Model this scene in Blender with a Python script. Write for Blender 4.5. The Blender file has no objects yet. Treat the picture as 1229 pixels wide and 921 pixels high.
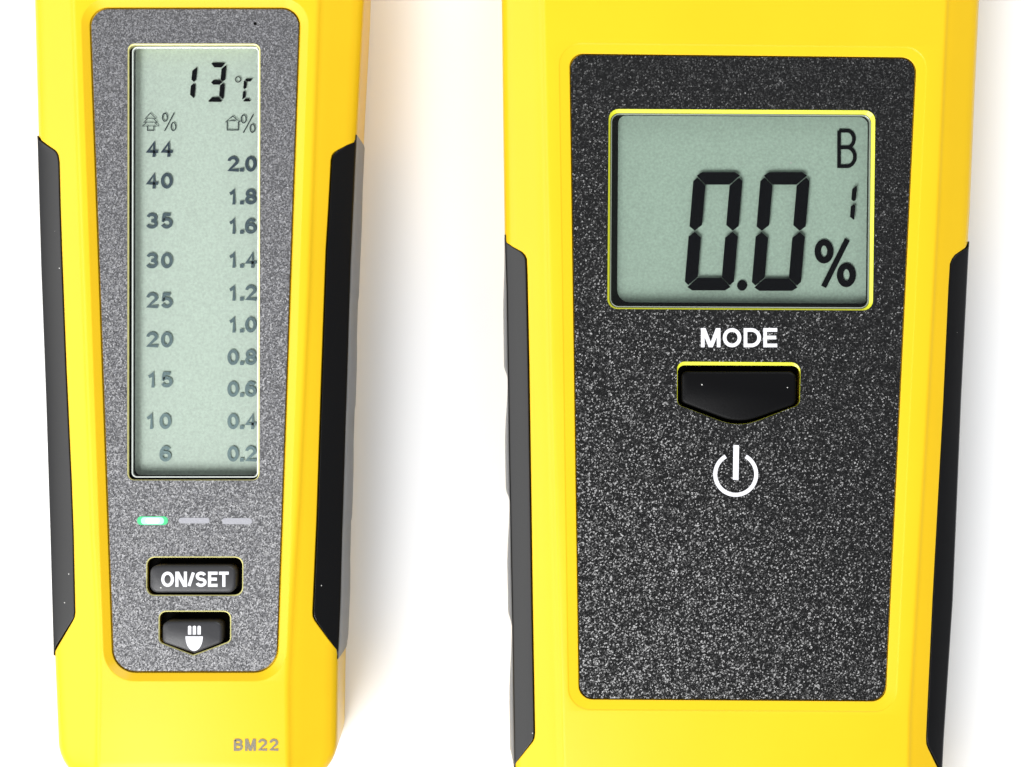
import bpy, bmesh, math, random
from mathutils import Vector, Matrix
random.seed(7)
sc = bpy.context.scene
C = sc.collection

# ------------------------------------------------------------------ scale
S = 0.12            # mm on the meters' front faces for one pixel of the 1229 x 921 photograph
ZF = 26.0           # height of the front faces above the table (mm)
HC = ZF + 2600 * S  # camera height (mm)
CX, CY = 614.5, 460.5

def P(px, py, z):
    """point of the place (mm) at height z seen at photo pixel (px, py)"""
    k = S * (HC - z) / (HC - ZF)
    return Vector(((px - CX) * k, -(py - CY) * k, z))

# ------------------------------------------------------------------ camera
cam = bpy.data.cameras.new('camera'); co = bpy.data.objects.new('camera', cam); C.objects.link(co)
co.location = (0, 0, HC / 1000); co.rotation_euler = (0, 0, 0)
cam.sensor_width = 36; cam.lens = 36 * 2600 / 1229
cam.clip_start = 0.01; cam.clip_end = 20
sc.camera = co

# ------------------------------------------------------------------ world and lamps
w = bpy.data.worlds.new('World'); sc.world = w; w.use_nodes = True
bg = w.node_tree.nodes['Background']
bg.inputs[0].default_value = (0.93, 0.96, 1.0, 1); bg.inputs[1].default_value = 0.19

def area(name, loc, target, size, size_y, power, col):
    l = bpy.data.lights.new(name, 'AREA'); l.shape = 'RECTANGLE'; l.size = size; l.size_y = size_y
    l.energy = power; l.color = col
    o = bpy.data.objects.new(name, l); C.objects.link(o); o.location = loc
    d = Vector(target) - Vector(loc)
    o.rotation_euler = d.to_track_quat('-Z', 'Y').to_euler()
    return o
area('window_light', (-0.90, -0.16, 0.56), (0.0, 0.0, 0.0), 1.2, 0.55, 8.5, (1.0, 0.997, 0.99))
area('ceiling_light', (-0.33, -0.52, 1.02), (0.0, 0.0, 0.0), 0.5, 0.5, 14.5, (1.0, 1.0, 1.0))
area('front_light', (-0.18, -1.05, 0.78), (0.0, 0.0, 0.0), 1.2, 0.8, 10, (1.0, 0.997, 0.99))
area('back_fill', (0.50, 0.95, 0.80), (0.0, 0.0, 0.0), 0.9, 0.7, 10.5, (0.97, 0.99, 1.0))  # unseen fill, added to lift the shadows on the table and right slopes

sc.view_settings.view_transform = 'Standard'; sc.view_settings.look = 'None'
sc.view_settings.exposure = -0.12; sc.view_settings.gamma = 1.0
sc.view_settings.use_curve_mapping = False
sc.render.engine = 'CYCLES'

# ------------------------------------------------------------------ materials
def nt(m):
    m.use_nodes = True
    return m.node_tree, m.node_tree.nodes, m.node_tree.links
def mat(name, col, rough=0.5, spec=0.5, bump=None, bevel=0.0, var=None, dust=0.0, metal=0.0, emit=None, dust_scale=1500, rough_var=0.0):
    """bump = (scale, strength, distance_mm, detail); var = (scale, amount); dust = share of pale specks"""
    m = bpy.data.materials.new(name); t, N, L = nt(m)
    b = N['Principled BSDF']
    b.inputs['Base Color'].default_value = (*col, 1); b.inputs['Roughness'].default_value = rough
    b.inputs['Specular IOR Level'].default_value = spec; b.inputs['Metallic'].default_value = metal
    tc = N.new('ShaderNodeTexCoord')
    nrm = None
    if bevel:
        bv = N.new('ShaderNodeBevel'); bv.samples = 6; bv.inputs['Radius'].default_value = bevel / 1000
        nrm = bv.outputs[0]
    if bump:
        n = N.new('ShaderNodeTexNoise'); n.inputs['Scale'].default_value = bump[0]; n.inputs['Detail'].default_value = bump[3]
        L.new(tc.outputs['Object'], n.inputs['Vector'])
        bp = N.new('ShaderNodeBump'); bp.inputs['Strength'].default_value = bump[1]; bp.inputs['Distance'].default_value = bump[2] / 1000
        L.new(n.outputs['Fac'], bp.inputs['Height'])
        if nrm: L.new(nrm, bp.inputs['Normal'])
        nrm = bp.outputs[0]
    if nrm: L.new(nrm, b.inputs['Normal'])
    cur = None
    if var:
        n2 = N.new('ShaderNodeTexNoise'); n2.inputs['Scale'].default_value = var[0]; n2.inputs['Detail'].default_value = 4
        L.new(tc.outputs['Object'], n2.inputs['Vector'])
        mr = N.new('ShaderNodeMapRange'); mr.inputs[1].default_value = 0.3; mr.inputs[2].default_value = 0.7
        mr.inputs[3].default_value = 1 - var[1]; mr.inputs[4].default_value = 1 + var[1]
        L.new(n2.outputs['Fac'], mr.inputs[0])
        mx = N.new('ShaderNodeVectorMath'); mx.operation = 'SCALE'; mx.inputs[0].default_value = col
        L.new(mr.outputs[0], mx.inputs['Scale']); cur = mx.outputs[0]
        if rough_var:
            rr = N.new('ShaderNodeMapRange'); rr.inputs[1].default_value = 0.3; rr.inputs[2].default_value = 0.7
            rr.inputs[3].default_value = rough - rough_var; rr.inputs[4].default_value = rough + rough_var
            L.new(n2.outputs['Fac'], rr.inputs[0]); L.new(rr.outputs[0], b.inputs['Roughness'])
    if dust:
        v = N.new('ShaderNodeTexVoronoi'); v.inputs['Scale'].default_value = dust_scale; v.inputs['Randomness'].default_value = 1
        L.new(tc.outputs['Object'], v.inputs['Vector'])
        a = N.new('ShaderNodeMath'); a.operation = 'LESS_THAN'; a.inputs[1].default_value = 0.13
        L.new(v.outputs['Distance'], a.inputs[0])
        sp = N.new('ShaderNodeSeparateColor'); L.new(v.outputs['Color'], sp.inputs[0])
        c2 = N.new('ShaderNodeMath'); c2.operation = 'LESS_THAN'; c2.inputs[1].default_value = dust
        L.new(sp.outputs[0], c2.inputs[0])
        mm = N.new('ShaderNodeMath'); mm.operation = 'MULTIPLY'; L.new(a.outputs[0], mm.inputs[0]); L.new(c2.outputs[0], mm.inputs[1])
        mix = N.new('ShaderNodeMix'); mix.data_type = 'RGBA'
        L.new(mm.outputs[0], mix.inputs[0])
        if cur: L.new(cur, mix.inputs[6])
        else: mix.inputs[6].default_value = (*col, 1)
        mix.inputs[7].default_value = (0.55, 0.54, 0.52, 1)
        cur = mix.outputs[2]
    if cur: L.new(cur, b.inputs['Base Color'])
    if emit:
        b.inputs['Emission Color'].default_value = (*emit[0], 1); b.inputs['Emission Strength'].default_value = emit[1]
    return m

def grained(name, col, ior, rough, tilt, scale, pale, palecol):
    """moulded plastic grain: small facets of random tilt, a few of them paler"""
    m = bpy.data.materials.new(name); t, N, L = nt(m); b = N['Principled BSDF']
    b.inputs['Roughness'].default_value = rough; b.inputs['IOR'].default_value = ior
    tc = N.new('ShaderNodeTexCoord'); v = N.new('ShaderNodeTexVoronoi'); v.inputs['Scale'].default_value = scale
    L.new(tc.outputs['Object'], v.inputs['Vector'])
    sub = N.new('ShaderNodeVectorMath'); sub.operation = 'SUBTRACT'; sub.inputs[1].default_value = (0.5, 0.5, 0.5); L.new(v.outputs['Color'], sub.inputs[0])
    mul = N.new('ShaderNodeVectorMath'); mul.operation = 'MULTIPLY'; mul.inputs[1].default_value = (tilt, tilt, 0); L.new(sub.outputs[0], mul.inputs[0])
    ge = N.new('ShaderNodeNewGeometry')
    ad = N.new('ShaderNodeVectorMath'); ad.operation = 'ADD'; L.new(mul.outputs[0], ad.inputs[0]); L.new(ge.outputs['Normal'], ad.inputs[1])
    no = N.new('ShaderNodeVectorMath'); no.operation = 'NORMALIZE'; L.new(ad.outputs[0], no.inputs[0]); L.new(no.outputs[0], b.inputs['Normal'])
    sp = N.new('ShaderNodeSeparateColor'); L.new(v.outputs['Color'], sp.inputs[0])
    mr = N.new('ShaderNodeMapRange'); mr.inputs[1].default_value = 1 - pale; mr.inputs[2].default_value = 1.0; L.new(sp.outputs[2], mr.inputs[0])
    mix = N.new('ShaderNodeMix'); mix.data_type = 'RGBA'; mix.inputs[6].default_value = (*col, 1); mix.inputs[7].default_value = (*palecol, 1)
    L.new(mr.outputs[0], mix.inputs[0]); L.new(mix.outputs[2], b.inputs['Base Color'])
    return m

M = {}
M['table'] = mat('white_table', (0.88, 0.88, 0.885), 0.6, 0.3, bump=(900, 0.06, 0.05, 3), var=(14, 0.012))
M['yellow'] = mat('yellow_plastic', (0.755, 0.478, 0.012), 0.33, 0.27, bump=(2600, 0.12, 0.03, 2), bevel=0.24, var=(60, 0.02), rough_var=0.015)
M['pale_rim'] = mat('pale_yellow_rim', (0.66, 0.62, 0.25), 0.3, 0.5, bevel=0.05)
M['edge'] = mat('window_edge', (0.62, 0.66, 0.62), 0.2, 0.8)  # pale colour stands in for the highlight along the glass edge
M['edge_dull'] = mat('dull_window_edge', (0.22, 0.25, 0.20), 0.25, 0.5)
M['yellow_rim'] = mat('yellow_rim', (0.60, 0.62, 0.03), 0.3, 0.5, bevel=0.08)
M['panel_grey'] = grained('grey_grained_panel', (0.055, 0.055, 0.059), 1.70, 0.38, 0.42, 6000, 0.55, (0.20, 0.20, 0.214))
M['panel_black'] = grained('black_grained_panel', (0.001, 0.001, 0.0012), 1.62, 0.29, 0.42, 6000, 0.02, (0.04, 0.04, 0.041))
M['rubber'] = mat('black_rubber', (0.003, 0.003, 0.0035), 0.30, 0.40, bump=(4200, 0.07, 0.05, 2), bevel=0.25, dust=0.007)
M['button'] = mat('button_rubber', (0.003, 0.003, 0.0035), 0.40, 0.10, bump=(3000, 0.2, 0.05, 2), bevel=0.3, dust=0.04, dust_scale=1300)
M['button_grey'] = mat('grey_button_rubber', (0.030, 0.030, 0.033), 0.40, 0.4, bump=(3000, 0.2, 0.05, 2), bevel=0.3, dust=0.04, dust_scale=1300)
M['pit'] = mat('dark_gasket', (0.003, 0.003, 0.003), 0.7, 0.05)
M['wall'] = mat('clear_window_edge', (0.42, 0.45, 0.38), 0.25, 0.6)
M['print'] = mat('white_print', (0.70, 0.70, 0.735), 0.5, 0.3)
M['stamp'] = mat('grey_stamp', (0.20, 0.18, 0.13), 0.5, 0.3, bump=(5000, 0.6, 0.1, 2))
M['lcd_pale'] = mat('lcd_reflector_pale', (0.62, 0.725, 0.635), 0.7, 0.2, bump=(3500, 0.15, 0.05, 2), var=(3000, 0.10))
M['lcd_green'] = mat('lcd_reflector_green', (0.435, 0.57, 0.47), 0.7, 0.2, bump=(3500, 0.15, 0.05, 2), var=(3000, 0.12), dust=0.01, dust_scale=900)
M['ink'] = mat('lcd_ink', (0.002, 0.0025, 0.004), 0.6, 0.02)
M['lamp_off'] = mat('frosted_lamp', (0.31, 0.31, 0.34), 0.4, 0.4, bump=(4000, 0.4, 0.08, 2))
M['lamp_lit'] = mat('lit_green_lamp', (0.05, 0.36, 0.16), 0.4, 0.3, emit=((0.03, 0.40, 0.13), 0.7))
M['lamp_mid'] = mat('lit_green_glow', (0.3, 0.6, 0.45), 0.4, 0.3, emit=((0.22, 0.75, 0.42), 0.9))
M['lamp_core'] = mat('lit_green_core', (0.8, 0.9, 0.85), 0.4, 0.3, emit=((0.7, 1.0, 0.82), 2.5))

def ink_fade():
    m = bpy.data.materials.new('lcd_ink_faint'); t, N, L = nt(m)
    b = N['Principled BSDF']; b.inputs['Roughness'].default_value = 0.6; b.inputs['Specular IOR Level'].default_value = 0.1
    oi = N.new('ShaderNodeObjectInfo'); L.new(oi.outputs['Color'], b.inputs['Base Color'])
    return m
M['ink_fade'] = ink_fade()
def glass():
    m = bpy.data.materials.new('clear_window'); t, N, L = nt(m)
    for n in list(N):
        if n.type != 'OUTPUT_MATERIAL': N.remove(n)
    out = [n for n in N if n.type == 'OUTPUT_MATERIAL'][0]
    tr = N.new('ShaderNodeBsdfTransparent'); tr.inputs[0].default_value = (0.995, 1.0, 0.997, 1)
    gl = N.new('ShaderNodeBsdfGlossy'); gl.inputs['Roughness'].default_value = 0.04
    fr = N.new('ShaderNodeFresnel'); fr.inputs[0].default_value = 1.45
    mx = N.new('ShaderNodeMixShader')
    L.new(fr.outputs[0], mx.inputs[0]); L.new(tr.outputs[0], mx.inputs[1]); L.new(gl.outputs[0], mx.inputs[2])
    L.new(mx.outputs[0], out.inputs[0])
    return m
M['glass'] = glass()

# ------------------------------------------------------------------ linking
ORG = {}
def link(name, me, m, parent=None, label=None, smooth=None):
    """me: mesh with coordinates in mm in the place; the object gets its origin in the middle of the shape"""
    vs = [v.co for v in me.vertices]
    c = Vector([(min(v[i] for v in vs) + max(v[i] for v in vs)) / 2 for i in range(3)])
    me.transform(Matrix.Scale(0.001, 4) @ Matrix.Translation(-c))
    me.materials.clear(); me.materials.append(m)
    me.name = name
    if smooth is not None:
        for p in me.polygons: p.use_smooth = True
        me.set_sharp_from_angle(angle=math.radians(smooth))
    o = bpy.data.objects.new(name, me); C.objects.link(o)
    c = c / 1000; ORG[o] = c
    if parent: o.parent = parent; o.location = c - ORG[parent]
    else: o.location = c
    if label: o['label'] = label
    return o
def thing(name, loc_mm, label, cat):
    o = bpy.data.objects.new(name, None); C.objects.link(o); o.empty_display_size = 0.02
    o.location = loc_mm / 1000; ORG[o] = o.location.copy()
    o['label'] = label; o['category'] = cat
    return o

# ------------------------------------------------------------------ 2D outlines (photo pixels)
def rounded(pts, rad, n=7):
    if not hasattr(rad, '__len__'): rad = [rad] * len(pts)
    out = []; k = len(pts)
    for i in range(k):
        p = Vector(pts[i]); a = Vector(pts[i - 1]); b = Vector(pts[(i + 1) % k]); r = rad[i]
        if r <= 0.01: out.append(tuple(p)); continue
        u = (a - p).normalized(); v = (b - p).normalized()
        ang = math.acos(max(-1, min(1, u.dot(v)))); d = r / math.tan(ang / 2)
        d = min(d, (a - p).length * 0.49, (b - p).length * 0.49); r = d * math.tan(ang / 2)
        bis = (u + v).normalized(); c = p + bis * (r / math.sin(ang / 2))
        s = p + u * d - c; e = p + v * d - c
        a0 = math.atan2(s.y, s.x); a1 = math.atan2(e.y, e.x); da = (a1 - a0 + math.pi) % (2 * math.pi) - math.pi
        for j in range(n + 1):
            t = a0 + da * j / n; out.append((c.x + r * math.cos(t), c.y + r * math.sin(t)))
    return out
def offset_poly(pts, d):
    """corner offset of a convex polygon, outward for d > 0"""
    k = len(pts); ctr = sum((Vector(p) for p in pts), Vector((0, 0))) / k; out = []
    for i in range(k):
        p = Vector(pts[i]); a = Vector(pts[i - 1]); b = Vector(pts[(i + 1) % k])
        def nn(u, v):
            e = (v - u).normalized(); n = Vector((e.y, -e.x))
            return n if n.dot((u + v) / 2 - ctr) > 0 else -n
        n1 = nn(a, p); n2 = nn(p, b); m = (n1 + n2); m = m / m.length_squared * 2
        out.append(tuple(p + m * d))
    return out
def loops_mesh(loops, cap0=True, cap1=True):
    """loops of equal count (3D points, mm)"""
    bm = bmesh.new(); R = [[bm.verts.new(p) for p in l] for l in loops]
    n = len(R[0])
    for a, b in zip(R, R[1:]):
        for i in range(n): bm.faces.new((a[i], a[(i + 1) % n], b[(i + 1) % n], b[i]))
    if cap0: bm.faces.new(list(reversed(R[0])))
    if cap1: bm.faces.new(R[-1])
    bmesh.ops.recalc_face_normals(bm, faces=bm.faces)
    me = bpy.data.meshes.new('m'); bm.to_mesh(me); bm.free()
    return me
def L3(pts, z): return [P(x, y, z) for x, y in pts]
def prism(pts, z0, z1, zp=None):
    """vertical prism: outline seen at pixel positions at height zp (default its top)"""
    zp = z1 if zp is None else zp
    a = L3(pts, zp)
    return loops_mesh([[Vector((p.x, p.y, z0)) for p in a], [Vector((p.x, p.y, z1)) for p in a]])
def soft_prism(pts, z0, z1, e, steps=3):
    """prism with a rounded top edge of e mm; pts is a convex pixel outline"""
    a = L3(pts, z1); c = sum(a, Vector()) / len(a)
    hx = max(abs(p.x - c.x) for p in a); hy = max(abs(p.y - c.y) for p in a)
    ls = [[Vector((p.x, p.y, z0)) for p in a]]
    for j in range(steps + 1):
        t = math.pi / 2 * j / steps; ins = e * (1 - math.cos(t)); z = z1 - e + e * math.sin(t)
        ls.append([Vector((c.x + (p.x - c.x) * (1 - ins / hx), c.y + (p.y - c.y) * (1 - ins / hy), z)) for p in a])
    return loops_mesh(ls)
def ring(outer, inner, z0, z1, zi=None):
    """ring between two pixel outlines of equal count; top slopes from z1 (outer) to zi (inner)"""
    zi = z1 if zi is None else zi
    o = L3(outer, z1); i = L3(inner, zi); n = len(o)
    bm = bmesh.new()
    A = [bm.verts.new((p.x, p.y, z0)) for p in o]; B = [bm.verts.new(p) for p in o]
    D = [bm.verts.new(p) for p in i]; E = [bm.verts.new((p.x, p.y, z0)) for p in i]
    for X, Y in ((A, B), (B, D), (D, E), (E, A)):
        for k in range(n): bm.faces.new((X[k], X[(k + 1) % n], Y[(k + 1) % n], Y[k]))
    bmesh.ops.recalc_face_normals(bm, faces=bm.faces)
    me = bpy.data.meshes.new('m'); bm.to_mesh(me); bm.free(); return me
def sheet(polys, z, th=0.03):
    """thin printed / lcd shapes: each polygon a slab of th mm"""
    bm = bmesh.new()
    for pts in polys:
        a = [bm.verts.new(p) for p in L3(pts, z + th)]; b = [bm.verts.new((v.co.x, v.co.y, z)) for v in a]
        n = len(a); bm.faces.new(a); bm.faces.new(list(reversed(b)))
        for k in range(n): bm.faces.new((a[k], b[k], b[(k + 1) % n], a[(k + 1) % n]))
    bmesh.ops.recalc_face_normals(bm, faces=bm.faces)
    me = bpy.data.meshes.new('m'); bm.to_mesh(me); bm.free(); return me
def stroke(pts, wd, closed=False):
    """quads along a polyline (pixels), with mitred joints"""
    k = len(pts); V = [Vector(p) for p in pts]; left = []; right = []
    for i in range(k):
        a = V[i - 1] if (i > 0 or closed) else None; b = V[(i + 1) % k] if (i < k - 1 or closed) else None
        d1 = (V[i] - a).normalized() if a is not None else (b - V[i]).normalized()
        d2 = (b - V[i]).normalized() if b is not None else d1
        n1 = Vector((-d1.y, d1.x)); n2 = Vector((-d2.y, d2.x)); m = n1 + n2
        m = m / max(m.length_squared, 0.5) * 2
        if m.length > 1.42: m = m.normalized() * 1.42
        left.append(V[i] + m * wd / 2); right.append(V[i] - m * wd / 2)
    out = []
    for i in range(k if closed else k - 1):
        j = (i + 1) % k; out.append([tuple(left[i]), tuple(left[j]), tuple(right[j]), tuple(right[i])])
    return out
def arc(cx, cy, rx, ry, a0, a1, n=24):
    return [(cx + rx * math.cos(math.radians(a0 + (a1 - a0) * i / n)), cy + ry * math.sin(math.radians(a0 + (a1 - a0) * i / n))) for i in range(n + 1)]
def el(cx, cy, rx, ry, a0, a1, n=20): return arc(cx, cy, rx, ry, a0, a1, n)
GLYPH = {
 '0': [(el(.5, .5, .5, .5, 0, 360)[:-1], 1)], 'O': [(el(.5, .5, .5, .5, 0, 360, 28)[:-1], 1)],
 '1': [([(.12, .27), (.42, .17), (.60, 0), (.60, 1)], 0)],
 '2': [(el(.5, .29, .48, .29, 185, 385) + [(.04, 1), (1, 1)], 0)],
 '3': [(el(.47, .25, .45, .25, 195, 450)[:-1] + [(.40, .5)], 0), ([(.40, .5)] + el(.47, .75, .5, .25, 270, 525)[1:], 0)],
 '4': [([(.72, 1), (.72, 0), (0, .70), (1, .70)], 0)],
 '5': [([(.92, 0), (.2, 0), (.09, .46)] + el(.48, .68, .5, .32, 222, 520), 0)],
 '6': [(el(.5, .69, .5, .31, 0, 360)[:-1], 1), (el(.53, .5, .53, .5, 320, 180) + [(0, .69)], 0)],
 '8': [(el(.5, .25, .43, .25, 0, 360)[:-1], 1), (el(.5, .75, .5, .25, 0, 360)[:-1], 1)],
 'M': [([(0, 1), (0, 0)], 0), ([(1, 0), (1, 1)], 0)], 'N': [([(0, 1), (0, 0)], 0), ([(1, 0), (1, 1)], 0)],
 'D': [([(0, 0), (.42, 0)] + el(.42, .5, .58, .5, 270, 450)[1:] + [(0, 1)], 1)],
 'E': [([(1, 0), (0, 0), (0, 1), (1, 1)], 0), ([(0, .49), (.9, .49)], 0)],
 'T': [([(0, 0), (1, 0)], 0), ([(.5, 0), (.5, 1)], 0)], '/': [([(1, -.05), (0, 1.05)], 0)],
 'S': [(el(.5, .25, .47, .25, 340, 90)[:-1] + el(.5, .75, .5, .25, 270, 525)[1:], 0)],
 'B': [([(0, 0), (.5, 0)] + el(.5, .235, .44, .235, 270, 450)[1:] + [(0, .47), (0, 0)], 0), ([(0, .47), (.5, .47)] + el(.5, .735, .5, .265, 270, 450)[1:] + [(0, 1)], 1)],
 '.': [([(.5, .93), (.5, 1.07)], 0)],
}
WID = {'M': 1.18, 'O': 1.12, 'D': 1.05, 'E': .84, 'N': 1.02, '/': .5, 'S': .98, 'T': .86, 'B': 1.0, '.': .34}
def text(body, box, z, t=3.0, gap=2.0, th=0.0, tv=None):
    """lettering of even strokes t pixels thick, fitted to the pixel box (x0, y0, x1, y1)"""
    x0, y0, x1, y1 = box; tot = sum(WID.get(c, 1) for c in body); u = (x1 - x0 - gap * (len(body) - 1)) / tot
    x = x0; bm = bmesh.new(); n = 0
    for c in body:
        wd = WID.get(c, 1) * u; a, b = x + t / 2, x + wd - t / 2; c0, d0 = y0 + t / 2, y1 - t / 2
        if c == '/': a, b = x + t * .2, x + wd - t * .2
        for pl, closed in GLYPH[c]:
            tt = t * (1.0 if c != '.' else 1.25)
            if c == '.': pts = [((a + b) / 2, y1 - t * 1.2), ((a + b) / 2, y1)]
            else: pts = [(a + px * (b - a), c0 + py * (d0 - c0)) for px, py in pl]
            ext = {'E': 'ab', 'T': 'ab', 'M': 'ab', 'N': 'ab', '4': 'ab', '1': 'b', '2': 'b'}.get(c, '')
            V = [Vector(p) for p in pts]
            if 'a' in ext: pts[0] = tuple(V[0] + (V[0] - V[1]).normalized() * t / 2)
            if 'b' in ext: pts[-1] = tuple(V[-1] + (V[-1] - V[-2]).normalized() * t / 2)
            quads = stroke(pts, tt, bool(closed))
            if c == 'N' and pl[0] == (0, 1): quads.append([(x, y0), (x + t * 1.2, y0), (x + wd, y1), (x + wd - t * 1.2, y1)])
            if c == 'M' and pl[0] == (0, 1):
                xm = x + wd / 2; quads.append([(x, y0), (x + t * 1.25, y0), (xm + t * .55, y1), (xm - t * .55, y1)])
            if c == 'M' and pl[0] == (1, 0):
                xm = x + wd / 2; quads.append([(x + wd - t * 1.25, y0), (x + wd, y0), (xm + t * .55, y1), (xm - t * .55, y1)])
            n += 1
            for iq, q in enumerate(quads):
                vs = [bm.verts.new(p) for p in L3(q, z + th + 0.003 * n + (0.0015 if len(pl) == 2 and iq == 1 else 0))]
                f = bm.faces.new(vs); f.normal_update()
                if f.normal.z < 0: f.normal_flip()
                if th:
                    lo = [bm.verts.new((v.co.x, v.co.y, z)) for v in vs]
                    for k in range(4): bm.faces.new((vs[k], lo[k], lo[(k + 1) % 4], vs[(k + 1) % 4]))
        x += wd + gap
    me = bpy.data.meshes.new('m'); bm.to_mesh(me); bm.free(); return me

# ------------------------------------------------------------------ curves along the meters
def interp(tab):
    def f(y):
        if y <= tab[0][0]: return tab[0][1]
        for (y0, x0), (y1, x1) in zip(tab, tab[1:]):
            if y <= y1: return x0 + (x1 - x0) * (y - y0) / (y1 - y0)
        return tab[-1][1]
    return f
def smoothstep(t): t = max(0, min(1, t)); return t * t * (3 - 2 * t)

def boolean(me, cutters):
    o = bpy.data.objects.new('b', me); C.objects.link(o); cs = []
    for c in cutters:
        k = bpy.data.objects.new('c', c); C.objects.link(k); cs.append(k)
        md = o.modifiers.new('b', 'BOOLEAN'); md.operation = 'DIFFERENCE'; md.solver = 'EXACT'; md.object = k
    dg = bpy.context.evaluated_depsgraph_get(); dg.update()
    r = bpy.data.meshes.new_from_object(o.evaluated_get(dg))
    for k in cs: bpy.data.objects.remove(k)
    bpy.data.objects.remove(o)
    return r

ZS = ZF - 3.4       # height of the side edge, where the sloping shoulder meets the wall
def shoulder(x, xc, xo):
    """height of the sloping shoulder at pixel x between the face edge xc and the side edge xo"""
    t = (x - xc) / (xo - xc)
    return ZF - 0.25 - (ZF - 0.25 - ZS) * max(0, min(1.1, t))

def housing(y0, y1, ends, xoL, xoR, xcL, xcR):
    """loft along the meter; ends = (corner radius at y0, at y1) in pixels"""
    ys = []
    r0, r1 = ends
    for j in range(11): ys.append(y0 + r0 * (1 - math.cos(math.pi / 2 * j / 10)))
    n = int((y1 - y0 - r0 - r1) / 6)
    for j in range(1, n): ys.append(y0 + r0 + (y1 - y0 - r0 - r1) * j / n)
    for j in range(11): ys.append(y1 - r1 + r1 * math.sin(math.pi / 2 * j / 10))
    loops = []
    for y in ys:
        ins = 0; dz = 0
        for (ye, r, sg) in ((y0, r0, 1), (y1, r1, -1)):
            d = (y - ye) * sg
            if d < r:
                u = 1 - d / r; ins = r * (1 - math.sqrt(max(0, 1 - u * u)))
            if d < 22:
                u = 1 - d / 22; dz = 2.4 * (1 - math.sqrt(max(0, 1 - u * u)))
        L = []
        def half(xo, xc, sgn):
            xo2 = xo + sgn * ins; xc2 = max(xc, xo2 + 18) if sgn > 0 else min(xc, xo2 - 18)
            z0 = 0.6; pts = []
            e = P(xo2, y, ZS)
            for (dx, z) in ((1.6, 0.0), (0.9, 0.25), (0.55, 0.9), (0.25, ZS * 0.5), (0.0, ZS - 1.6), (0.03, ZS - 1.0), (0.14, ZS - 0.5), (0.36, ZS - 0.1)):
                pts.append(Vector((e.x + sgn * dx, e.y, z)))
            # shoulder
            for t in (0.10, 0.14, 0.3, 0.5, 0.7, 0.86):
                x = xo2 + (xc2 - xo2) * t; z = shoulder(x, xc2, xo2) - (0.12 if t < 0.12 else 0.0)
                pts.append(P(x, y, z - dz))
            for t in (0.93, 0.97, 1.0, 1.04, 1.09):
                x = xo2 + (xc2 - xo2) * t
                zz = {0.93: ZF - 0.52, 0.97: ZF - 0.335, 1.0: ZF - 0.19, 1.04: ZF - 0.06, 1.09: ZF}[t]
                pts.append(P(x, y, zz - dz))
            return pts
        l = half(xoL(y), xcL(y), 1); r = half(xoR(y), xcR(y), -1)
        loops.append(l + list(reversed(r)))
    return loops_mesh(loops)

def grip_cutter(inner, side):
    """everything outside the grip's inner outline, from 2.5 mm above the table upwards"""
    far = -70 if side < 0 else 70
    pts = [(x, y) for y, x in inner]
    a = [P(x, y, ZS + 1.4) for x, y in pts]
    top = [Vector((a[0].x + side * 12, a[0].y, 0)), ] 
    poly = a + [Vector((a[-1].x + side * 9, a[-1].y, 0)), Vector((a[0].x + side * 9, a[0].y, 0))]
    return loops_mesh([[Vector((p.x, p.y, 3.0)) for p in poly], [Vector((p.x, p.y, ZF + 6)) for p in poly]])

def side_grip(parent, inner, xo, xc, side, notches, sunk=0.32, label=None, swell=0.26):
    """rubber side grip lofted along y; inner = table of (y, x) of its inner outline, running out to the side edge at both ends"""
    fi = interp(inner); ya, yb = inner[0][0], inner[-1][0]
    ys = sorted(set([ya + (yb - ya) * j / 120 for j in range(121)] + [y for y, x in inner] + [n + d for n in notches for d in (-16, -9, -4, 0, 3, 7, 14)]))
    loops = []
    for y in ys:
        xi = fi(y) + side * 1.2; xe = xo(y)
        if (xe - xi) * side < 1.5: xi = xe - side * 1.5
        zi = shoulder(xi, xc(y), xe) - sunk; ze = ZS - sunk
        I = P(xi, y, zi); E = P(xe, y, ze)
        # swelling of each finger pad on the side wall
        b = 0.18
        seg = [ya] + list(notches) + [yb]
        for u, v in zip(seg, seg[1:]):
            if u <= y <= v:
                t = (y - u) / (v - u); b = 0.08 + swell * smoothstep(t / 0.55) * smoothstep((1 - t) / 0.10)
        wid = abs(E.x - I.x); ed = min(0.22, wid * 0.3)
        sl = (I.z - E.z) / max(wid, 1e-6)
        L = [Vector((I.x, I.y, 3.2)), Vector((I.x, I.y, I.z - 0.15)), Vector((I.x + side * min(0.1, wid * .2), I.y, I.z)),
             Vector((E.x - side * ed, E.y, E.z + sl * ed)), Vector((E.x - side * ed * 0.3, E.y, E.z - 0.02)), Vector((E.x, E.y, E.z - 0.2)),
             Vector((E.x + side * b * 0.35, E.y, E.z - 1.2)), Vector((E.x + side * b, E.y, ZS * 0.58)), Vector((E.x + side * b * 0.9, E.y, ZS * 0.35)),
             Vector((E.x - side * 0.1, E.y, 3.9)), Vector((E.x - side * 0.4, E.y, 3.2))]
        loops.append(L)
    return link('side_grip', loops_mesh(loops), M['rubber'], parent, label, smooth=35)

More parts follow.
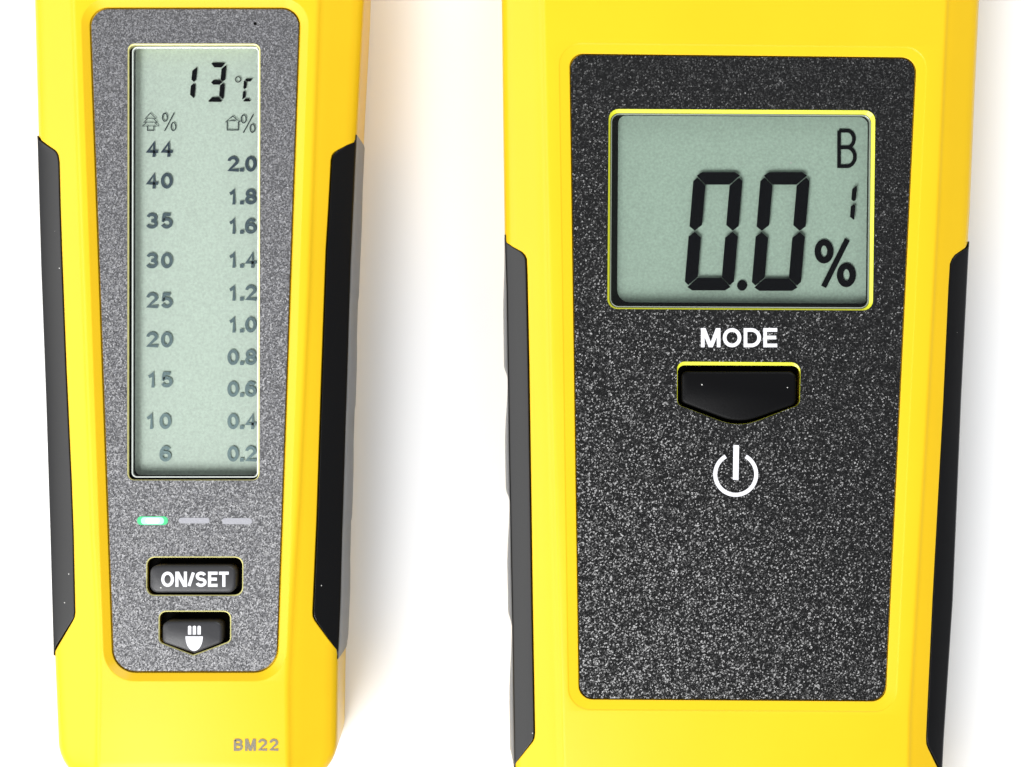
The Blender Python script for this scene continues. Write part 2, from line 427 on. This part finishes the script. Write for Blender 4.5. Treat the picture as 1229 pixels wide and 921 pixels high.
def seg7(x, y, wd, h, t, slant, on, gap=1.6, cut=None):
    """seven-segment digit polygons; (x, y) upper-left of the unslanted box, slant = sideways shift over its full height"""
    cut = t * 0.35 if cut is None else cut
    m = y + h / 2; g = gap / 2
    def K(pts): return [(px + slant * (1 - (py - y) / h), py) for px, py in pts]
    X = x + wd; Y = y + h; o = {}
    o['a'] = [(x + cut + g, y), (X - cut - g, y), (X - g - cut * .3, y + cut * .45), (X - t - g * .2, y + t), (x + t + g * .2, y + t), (x + g + cut * .3, y + cut * .45)]
    o['d'] = [(x + t + g * .2, Y - t), (X - t - g * .2, Y - t), (X - g - cut * .3, Y - cut * .45), (X - cut - g, Y), (x + cut + g, Y), (x + g + cut * .3, Y - cut * .45)]
    o['f'] = [(x, y + cut + g * 2), (x + cut * .5, y + cut * .55 + g * 2), (x + t, y + t + g * 1.6), (x + t, m - t * .45 - g), (x + t * .45, m - g), (x, m - t * .35 - g)]
    o['b'] = [(X, y + cut + g * 2), (X - cut * .5, y + cut * .55 + g * 2), (X - t, y + t + g * 1.6), (X - t, m - t * .45 - g), (X - t * .45, m - g), (X, m - t * .35 - g)]
    o['e'] = [(a, 2 * m - b) for a, b in o['f']]; o['c'] = [(a, 2 * m - b) for a, b in o['b']]
    o['g'] = [(x + t * .6, m), (x + t * 1.1, m - t * .5), (X - t * 1.1, m - t * .5), (X - t * .6, m), (X - t * 1.1, m + t * .5), (x + t * 1.1, m + t * .5)]
    return [K(o[k]) for k in on]

# ================================================================== the table
bm = bmesh.new(); bmesh.ops.create_grid(bm, x_segments=1, y_segments=1, size=0.9)
me = bpy.data.meshes.new('tabletop'); bm.to_mesh(me); bm.free(); me.materials.append(M['table'])
tb = bpy.data.objects.new('tabletop', me); C.objects.link(tb); tb['kind'] = 'structure'; tb['label'] = 'plain white tabletop the two meters lie on'

# ================================================================== narrow meter on the left
A = thing('moisture_meter', P(234, 380, 0), 'narrow yellow meter with grey panel, tall scale display and a lit green lamp', 'moisture meter')
xoL = interp([(-260, 36), (0, 40), (150, 44), (166, 44.5), (320, 49), (480, 55), (640, 60), (785, 64), (880, 68), (960, 70)])
xoR = interp([(-260, 444), (0, 437), (150, 429), (166, 428), (320, 421), (480, 416), (640, 411), (720, 409), (790, 406), (880, 404.5), (960, 403)])
xcL = interp([(-260, 80), (0, 87), (300, 98), (640, 111), (740, 117), (820, 118), (960, 116)])
xcR = interp([(-260, 392), (0, 383), (340, 371), (600, 359), (740, 350), (820, 346), (960, 347)])
gL = [(163, 45.5), (167.5, 48), (174, 57), (180, 66), (183, 69), (187, 71), (195, 72.3), (250, 73.6), (300, 75.2), (440, 80.5), (580, 87), (640, 89.2), (735, 91), (741, 90), (745, 88), (765, 75.5), (783, 64), (787, 61.5)]
gR = [(162, 430), (168, 427), (173, 416.6), (180, 405), (183, 401), (186.5, 398.4), (193, 397), (250, 394), (300, 391), (450, 385.6), (620, 380), (735, 375), (740, 375.4), (745, 377.5), (765, 391), (788, 407.6), (791, 410)]
panelA = [(109.0, 11.5), (358.8, 11.5), (331.0, 805.5), (137.2, 805.5)]
panA = rounded(panelA, [20, 20, 27, 27], 9)
dishA_top = rounded(offset_poly(panelA, 12.5), [30, 30, 38, 38], 9)
dishA_bot = rounded(offset_poly(panelA, 2.0), [22, 22, 29, 29], 9)
cutA = [(153, 52.3), (312.8, 52.3), (311.6, 577.0), (152.6, 577.0)]
winA = rounded(cutA, 8, 5)
onset = [(175.3, 668), (292.3, 668), (292.0, 715.5), (175.3, 715.5)]
torch = [(190.2, 733), (277.6, 733), (277.6, 770.5), (232.0, 787.5), (190.2, 771.5)]
body = housing(-190, 942, (45, 52), xoL, xoR, xcL, xcR)
ZP = ZF - 0.45      # top of the recessed front panels
def pocket(pts, rad, z):
    return prism(rounded(pts, rad, 5), z, ZF + 3, ZP)
dish = loops_mesh([L3(dishA_bot, ZF - 1.3), L3(dishA_bot, ZP - 0.25), L3(dishA_top, ZF + 0.02), L3(offset_poly(dishA_top, 0) if False else dishA_top, ZF + 2)])
body = boolean(body, [dish, grip_cutter(gL, -1), grip_cutter(gR, 1), pocket(offset_poly(cutA, 1), 8, ZF - 5.4), pocket(offset_poly(onset, 1), 10, ZF - 5.4), pocket(offset_poly(torch, 1), [9, 9, 7, 0, 7], ZF - 5.4)])
link('housing', body, M['yellow'], A, smooth=24)
side_grip(A, gL, xoL, xcL, -1, (320, 470, 620))
side_grip(A, gR, xoR, xcR, 1, (368, 500, 640))

def plate(outline, holes, z0, z1):
    me = prism(outline, z0, z1)
    return boolean(me, [prism(h, z0 - 1, z1 + 1, z1) for h in holes])
fp = plate(panA, [winA, rounded(onset, 10, 5), rounded(torch, [9, 9, 7, 0, 7], 5)], ZF - 1.25, ZP)
FPA = link('front_panel', fp, M['panel_grey'], A)

# display of the narrow meter
ZL = ZF - 3.5
inA = [(158.6, 56.6), (310.9, 56.6), (309.8, 573.4), (158.0, 573.4)]
link('display_rim', ring(rounded(offset_poly(cutA, -0.3), 8, 5), [(x, y + 0.7) for x, y in rounded(offset_poly(cutA, -1.6), 7, 5)], ZF - 5.2, ZP - 0.02, ZP - 0.12), M['pale_rim'], A)
link('display_gasket_shade', ring(rounded(offset_poly(cutA, -1.7), 7, 5), rounded([(162.5, 58.0), (311.5, 58.0), (310.5, 570.5), (162.0, 570.5)], [5, 5, 5, 7], 5), ZF - 4.8, ZP - 0.5, ZF - 3.4), M['pit'], A)  # dark inner frame, sloped wider at left to stand in for the cast shadow
link('window_edge', ring(rounded(inA, 6, 5), rounded(offset_poly(inA, -1.3), 5, 5), ZP - 1.2, ZP - 0.3, ZP - 0.36), M['edge'], A)
link('display_window', prism(rounded(inA, 6, 5), ZP - 1.2, ZP - 0.9, ZP - 0.9), M['glass'], A)
def deep(pts, d, z):   # pixel outline of a shape that sits vertically below the outline at the panel
    return pts
DA = link('display', prism(rounded(offset_poly(inA, 6), 4, 4), ZF - 5.2, ZL, ZP), M['lcd_pale'], A)
ZD = ZL + 0.32
def segs(polys, parent, z=ZD, m='ink'):
    for p in polys: link('digit_segment', sheet([p], z), M[m], parent)
segs(seg7(211, 78, 22, 43, 5.6, 4, 'bc', 2.0), DA)
segs(seg7(248, 75.5, 20, 47, 5.6, 4, 'abgcd', 2.2), DA)
segs(seg7(290.5, 94.5, 11.5, 27.5, 3.6, 2.5, 'afed', 1.8), DA)
link('degree_ring', sheet(stroke(arc(285.7, 95.6, 3.2, 3.2, 0, 360, 20)[:-1], 1.0, True), ZD), M['ink'], DA)
def thin(name, polys, parent, z=ZD):
    o = link(name, sheet(polys, z), M['ink_fade'], parent); o.color = (0.03, 0.045, 0.05, 1); return o
def percent(x0, y0, x1, y1, wd):
    w2 = (x1 - x0); h2 = (y1 - y0)
    return (stroke(arc(x0 + w2 * .2, y0 + h2 * .25, w2 * .17, h2 * .22, 0, 360, 18)[:-1], wd, True)
            + stroke(arc(x0 + w2 * .82, y0 + h2 * .76, w2 * .17, h2 * .22, 0, 360, 18)[:-1], wd, True)
            + stroke([(x0 + w2 * .88, y0), (x0 + w2 * .18, y1)], wd))
tree = (stroke([(180.6, 135.8), (187.2, 142.6), (174.0, 142.6)], 0.95, True) + stroke([(176.6, 142.9), (172.4, 147.2), (188.8, 147.2), (184.6, 142.9)], 0.95)
        + stroke([(175.4, 147.5), (170.7, 151.6), (190.5, 151.6), (185.8, 147.5)], 0.95) + stroke([(176.8, 151.9), (176.8, 156.8), (184.6, 156.8), (184.6, 151.9)], 0.95))
thin('tree_symbol', tree, DA)
thin('percent_sign', percent(194.5, 135.5, 211, 157.5, 1.2), DA)
house = stroke([(272.6, 156.3), (272.6, 146.5), (270.8, 146.5), (279.3, 139.6), (287.8, 146.5), (286, 146.5), (286, 156.3)], 1.1, True) + stroke([(275.2, 145.2), (283.4, 145.2)], 1.0)
thin('house_symbol', house, DA)
thin('percent_sign', percent(289, 137.5, 306, 159.5, 1.2), DA)
def scale_number(body, xr, yc, fade):
    wd = {1: 14.0, 2: 32.0, 3: 35.0}[len(body)]
    o = link('scale_number', text(body, (xr - wd, yc - 9.4, xr, yc + 9.4), ZD, t=3.8, gap=3.4 if len(body) < 3 else 1.4), M['ink_fade'], DA)
    a, b = (0.055, 0.08, 0.105), (0.23, 0.32, 0.33)
    o.color = (*[a[i] + (b[i] - a[i]) * fade for i in range(3)], 1)
for b, y in (('44', 179.2), ('40', 217.3), ('35', 265.3), ('30', 313), ('25', 360.8), ('20', 408), ('15', 456), ('10', 505.8), ('6', 544.8)):
    scale_number(b, 207.3 if y < 480 else 205.5, y, (y - 179) / 366)
for b, y in (('2.0', 197), ('1.8', 236.3), ('1.6', 271.5), ('1.4', 312.3), ('1.2', 351.8), ('1.0', 390), ('0.8', 429), ('0.6', 467.2), ('0.4', 506), ('0.2', 545)):
    scale_number(b, 307.8, y, (y - 179) / 366)

link('sensor_dot', sheet([arc(306.2, 28.6, 2.0, 2.0, 0, 360, 14)[:-1]], ZP + 0.004, 0.01), M['pit'], A)
# indicator lamps
def lamp(x0, x1, y0, y1, m, label):
    r = (y1 - y0) * 0.45
    return link('indicator_lamp', prism(rounded([(x0, y0), (x1, y0), (x1, y1), (x0, y1)], r, 4), ZP - 0.6, ZP + 0.05), m, A, label)
lt = lamp(164.5, 201.5, 620.0, 630.3, M['lamp_lit'], 'lit green indicator lamp')
link('lamp_glow', soft_prism(rounded([(169, 620.8), (197, 620.8), (197, 629.6), (169, 629.6)], 4.2, 4), ZP + 0.051, ZP + 0.16, 0.08), M['lamp_mid'], lt)
link('lamp_core', soft_prism(rounded([(175, 622.4), (191, 622.4), (191, 628.0), (175, 628.0)], 2.7, 4), ZP + 0.161, ZP + 0.24, 0.06), M['lamp_core'], lt)
lamp(214.5, 251.5, 621.6, 628.4, M['lamp_off'], 'unlit middle indicator lamp')
lamp(266.5, 302.5, 622.0, 629.4, M['lamp_off'], 'unlit right indicator lamp')

# buttons: raised rubber keys in openings edged with yellow
def key(parent, hole, rads, face, frads, z, name='button', label=None, rim='pale_rim', zr=None, inner=None, m='button'):
    zr = ZP if zr is None else zr
    o = rounded(offset_poly(hole, -0.1), rads, 5); i = rounded(inner or offset_poly(hole, -1.4), [max(r - 1, 0) for r in rads], 5)
    link(name + '_rim', ring(o, i, zr - 0.3, zr - 0.02, zr - 0.14), M[rim], parent)
    link('well', prism(rounded(offset_poly(hole, -0.6), rads, 5), ZF - 5.2, ZF - 3.2, ZP), M['pit'], parent)
    return link(name, soft_prism(rounded(face, frads, 6), ZF - 3.3, z, 0.35), M[m], parent, label, smooth=50)
ZB = ZF + 0.9
b1 = key(A, onset, [10] * 4, [(180, 679), (283, 679), (283, 711.5), (180, 711.5)], [9] * 4, ZB, m='button_grey')
link('lettering', text('ON/SET', (193.5, 686.3, 274.5, 704.6), ZB + 0.003, t=3.7, gap=1.7), M['print'], b1)
b2 = key(A, torch, [9, 9, 7, 0, 7], [(195, 746), (266.5, 746), (266.5, 771), (233.2, 784.3), (195, 771)], [8, 8, 5, 1, 5], ZB, m='button_grey')
for x in (225.6, 231.3, 237.0):
    link('torch_symbol', sheet([rounded([(x, 751.3), (x + 4, 751.3), (x + 4, 761.8), (x, 761.8)], [1.5, 1.5, 0.3, 0.3], 3)], ZB + 0.003), M['print'], b2)
link('torch_symbol', sheet([[(222.6, 764)] + [(243.4, 764)] + [(233 + 10.4 * math.cos(math.radians(a)), 764.5 + 17 * math.sin(math.radians(a))) for a in range(6, 180, 12)]], ZB + 0.003), M['print'], b2)
link('lettering', text('BM22', (280.5, 887, 334, 901.5), ZF - 0.02, t=2.9, gap=2.6, th=0.10), M['stamp'], A)

# ================================================================== wide meter on the right
B = thing('moisture_meter', P(885, 470, 0), 'wide yellow meter with speckled black panel, large square display and one mode button', 'moisture meter')
ZPB = ZF - 0.2      # the panel lies almost flush here
xoL = interp([(-260, 597), (0, 602), (280, 605.5), (350, 608), (560, 611), (740, 614.5), (921, 617), (1100, 620)])
xoR = interp([(-260, 1189), (0, 1177), (130, 1171), (250, 1166), (291, 1163.5), (360, 1160), (480, 1154), (720, 1144), (800, 1138.8), (890, 1133), (921, 1131.5), (1100, 1127)])
xcL = interp([(-260, 646), (0, 652), (250, 657.5), (480, 662), (860, 673), (1100, 678)])
xcR = interp([(-260, 1146), (0, 1137), (250, 1126), (480, 1114), (860, 1092), (1100, 1088)])
gL = [(282, 603.8), (290, 607.5), (296, 616), (302, 626.5), (306, 630.3), (311, 632.5), (330, 633.3), (440, 635.6), (600, 638), (720, 639.6), (880, 642.4), (887, 641.5), (891, 639.5), (921, 617), (928, 614)]
gR = [(290, 1165), (297, 1160), (306, 1146), (311, 1142), (317, 1139.4), (345, 1137.6), (480, 1131.6), (720, 1118.5), (885, 1111), (893, 1111.5), (898, 1113.5), (921, 1125.5), (932, 1133)]
panelB = [(685.0, 66.2), (1098.6, 70.8), (1061.5, 840.5), (696.2, 838.0)]
panB = rounded(panelB, [15, 17, 17, 16], 9)
dishB_top = rounded(offset_poly(panelB, 13.5), [26, 26, 26, 26], 9)
dishB_bot = rounded(offset_poly(panelB, 1.6), [16, 18, 18, 17], 9)
cutB = [(730.3, 130.6), (1051.0, 132.4), (1048.0, 373.2), (728.6, 371.4)]
mode = [(812.5, 434), (961, 435), (960, 486), (887, 514), (812.5, 486)]
mrad = [9, 11, 9, 62, 8]
body = housing(-190, 1090, (40, 50), xoL, xoR, xcL, xcR)
dish = loops_mesh([L3(dishB_bot, ZF - 1.3), L3(dishB_bot, ZPB - 0.02), L3(dishB_top, ZF - 0.06), L3(rounded(offset_poly(panelB, 14.6), [27] * 4, 9), ZF + 0.02), L3(rounded(offset_poly(panelB, 14.6), [27] * 4, 9), ZF + 2)])
body = boolean(body, [dish, grip_cutter(gL, -1), grip_cutter(gR, 1), pocket(offset_poly(cutB, 1), 12, ZF - 5.4), pocket(offset_poly(mode, 1), mrad, ZF - 5.4)])
link('housing', body, M['yellow'], B, smooth=24)
side_grip(B, gL, xoL, xcL, -1, (455, 605, 757), swell=0.5)
side_grip(B, gR, xoR, xcR, 1, (455, 605, 757))
fp = plate(panB, [rounded(cutB, 12, 5), rounded(mode, mrad, 5)], ZF - 1.25, ZPB)
FPB = link('front_panel', fp, M['panel_black'], B)

ZL = ZF - 4.1; ZD = ZL + 0.32
inB = [(732.8, 135.8), (1045.8, 137.6), (1043.2, 371.0), (731.4, 369.4)]
link('display_rim', ring(rounded(offset_poly(cutB, -0.3), 12, 5), rounded(inB, 10, 5), ZPB - 1.2, ZPB - 0.02, ZPB - 0.35), M['yellow_rim'], B)
link('display_gasket_shade', ring(rounded(inB, 10, 5), rounded([(742.0, 139.0), (1044.4, 140.2), (1042.0, 364.5), (740.6, 363.0)], [9, 9, 9, 15], 5), ZF - 5.0, ZPB - 0.8, ZF - 4.0), M['pit'], B)  # dark frame; its broad left and lower slopes imitate the recess shadow
link('window_edge', ring(rounded(offset_poly(inB, -0.6), 10, 5), rounded(offset_poly(inB, -1.8), 9, 5), ZPB - 1.3, ZPB - 0.5, ZPB - 0.56), M['edge_dull'], B)
link('display_window', prism(rounded(offset_poly(inB, -1), 9, 5), ZPB - 1.0, ZPB - 0.7, ZPB - 0.7), M['glass'], B)
DB = link('display', prism(rounded(offset_poly(inB, 5), 8, 5), ZF - 5.2, ZL, ZPB), M['lcd_green'], B)
segs(seg7(821.0, 206.8, 59, 142, 15.0, 12.0, 'abcdef', 1.6, 9), DB)
segs(seg7(901.5, 206.8, 59, 142.5, 15.0, 12.0, 'abcdef', 1.6, 9), DB)
link('decimal_point', sheet([arc(890.6, 342.8, 6, 6.3, 0, 360, 24)[:-1]], ZD), M['ink'], DB)
segs(seg7(1000, 219, 25, 49.5, 5.5, 4, 'bc', 3.4), DB)
link('unit_letter', text('B', (1004.8, 155, 1028.2, 202), ZD, t=4.4), M['ink'], DB)
link('percent_sign', sheet(stroke(arc(989.0, 301.9, 7.6, 10.8, 0, 360, 24)[:-1], 7.6, True), ZD), M['ink'], DB)
link('percent_sign', sheet(stroke(arc(1015.8, 330.3, 7.6, 10.8, 0, 360, 24)[:-1], 7.6, True) + stroke([(1017.0, 287.5), (988.5, 344.5)], 6.6), ZD + 0.035), M['ink'], DB)

link('lettering', text('MODE', (841.3, 394, 932.8, 417), ZPB + 0.02, t=4.4, gap=2.8), M['print'], FPB)
link('power_symbol', sheet(stroke(arc(883, 569.5, 24.6, 24.6, -61, 241, 48), 4.8), ZPB + 0.02), M['print'], FPB)
link('power_symbol', sheet([[(880.2, 534.5), (887, 534.5), (886.4, 576), (879.6, 576)]], ZPB + 0.02), M['print'], FPB)
key(B, mode, mrad, [(818.5, 446), (956, 446), (955, 485), (887, 509), (818.5, 483)], [6, 9, 8, 62, 6], ZF + 0.3, rim='yellow_rim', zr=ZPB,
    inner=[(813.4, 438.6), (960.3, 439.2), (959.4, 485.8), (887, 513.5), (813.2, 485.8)])
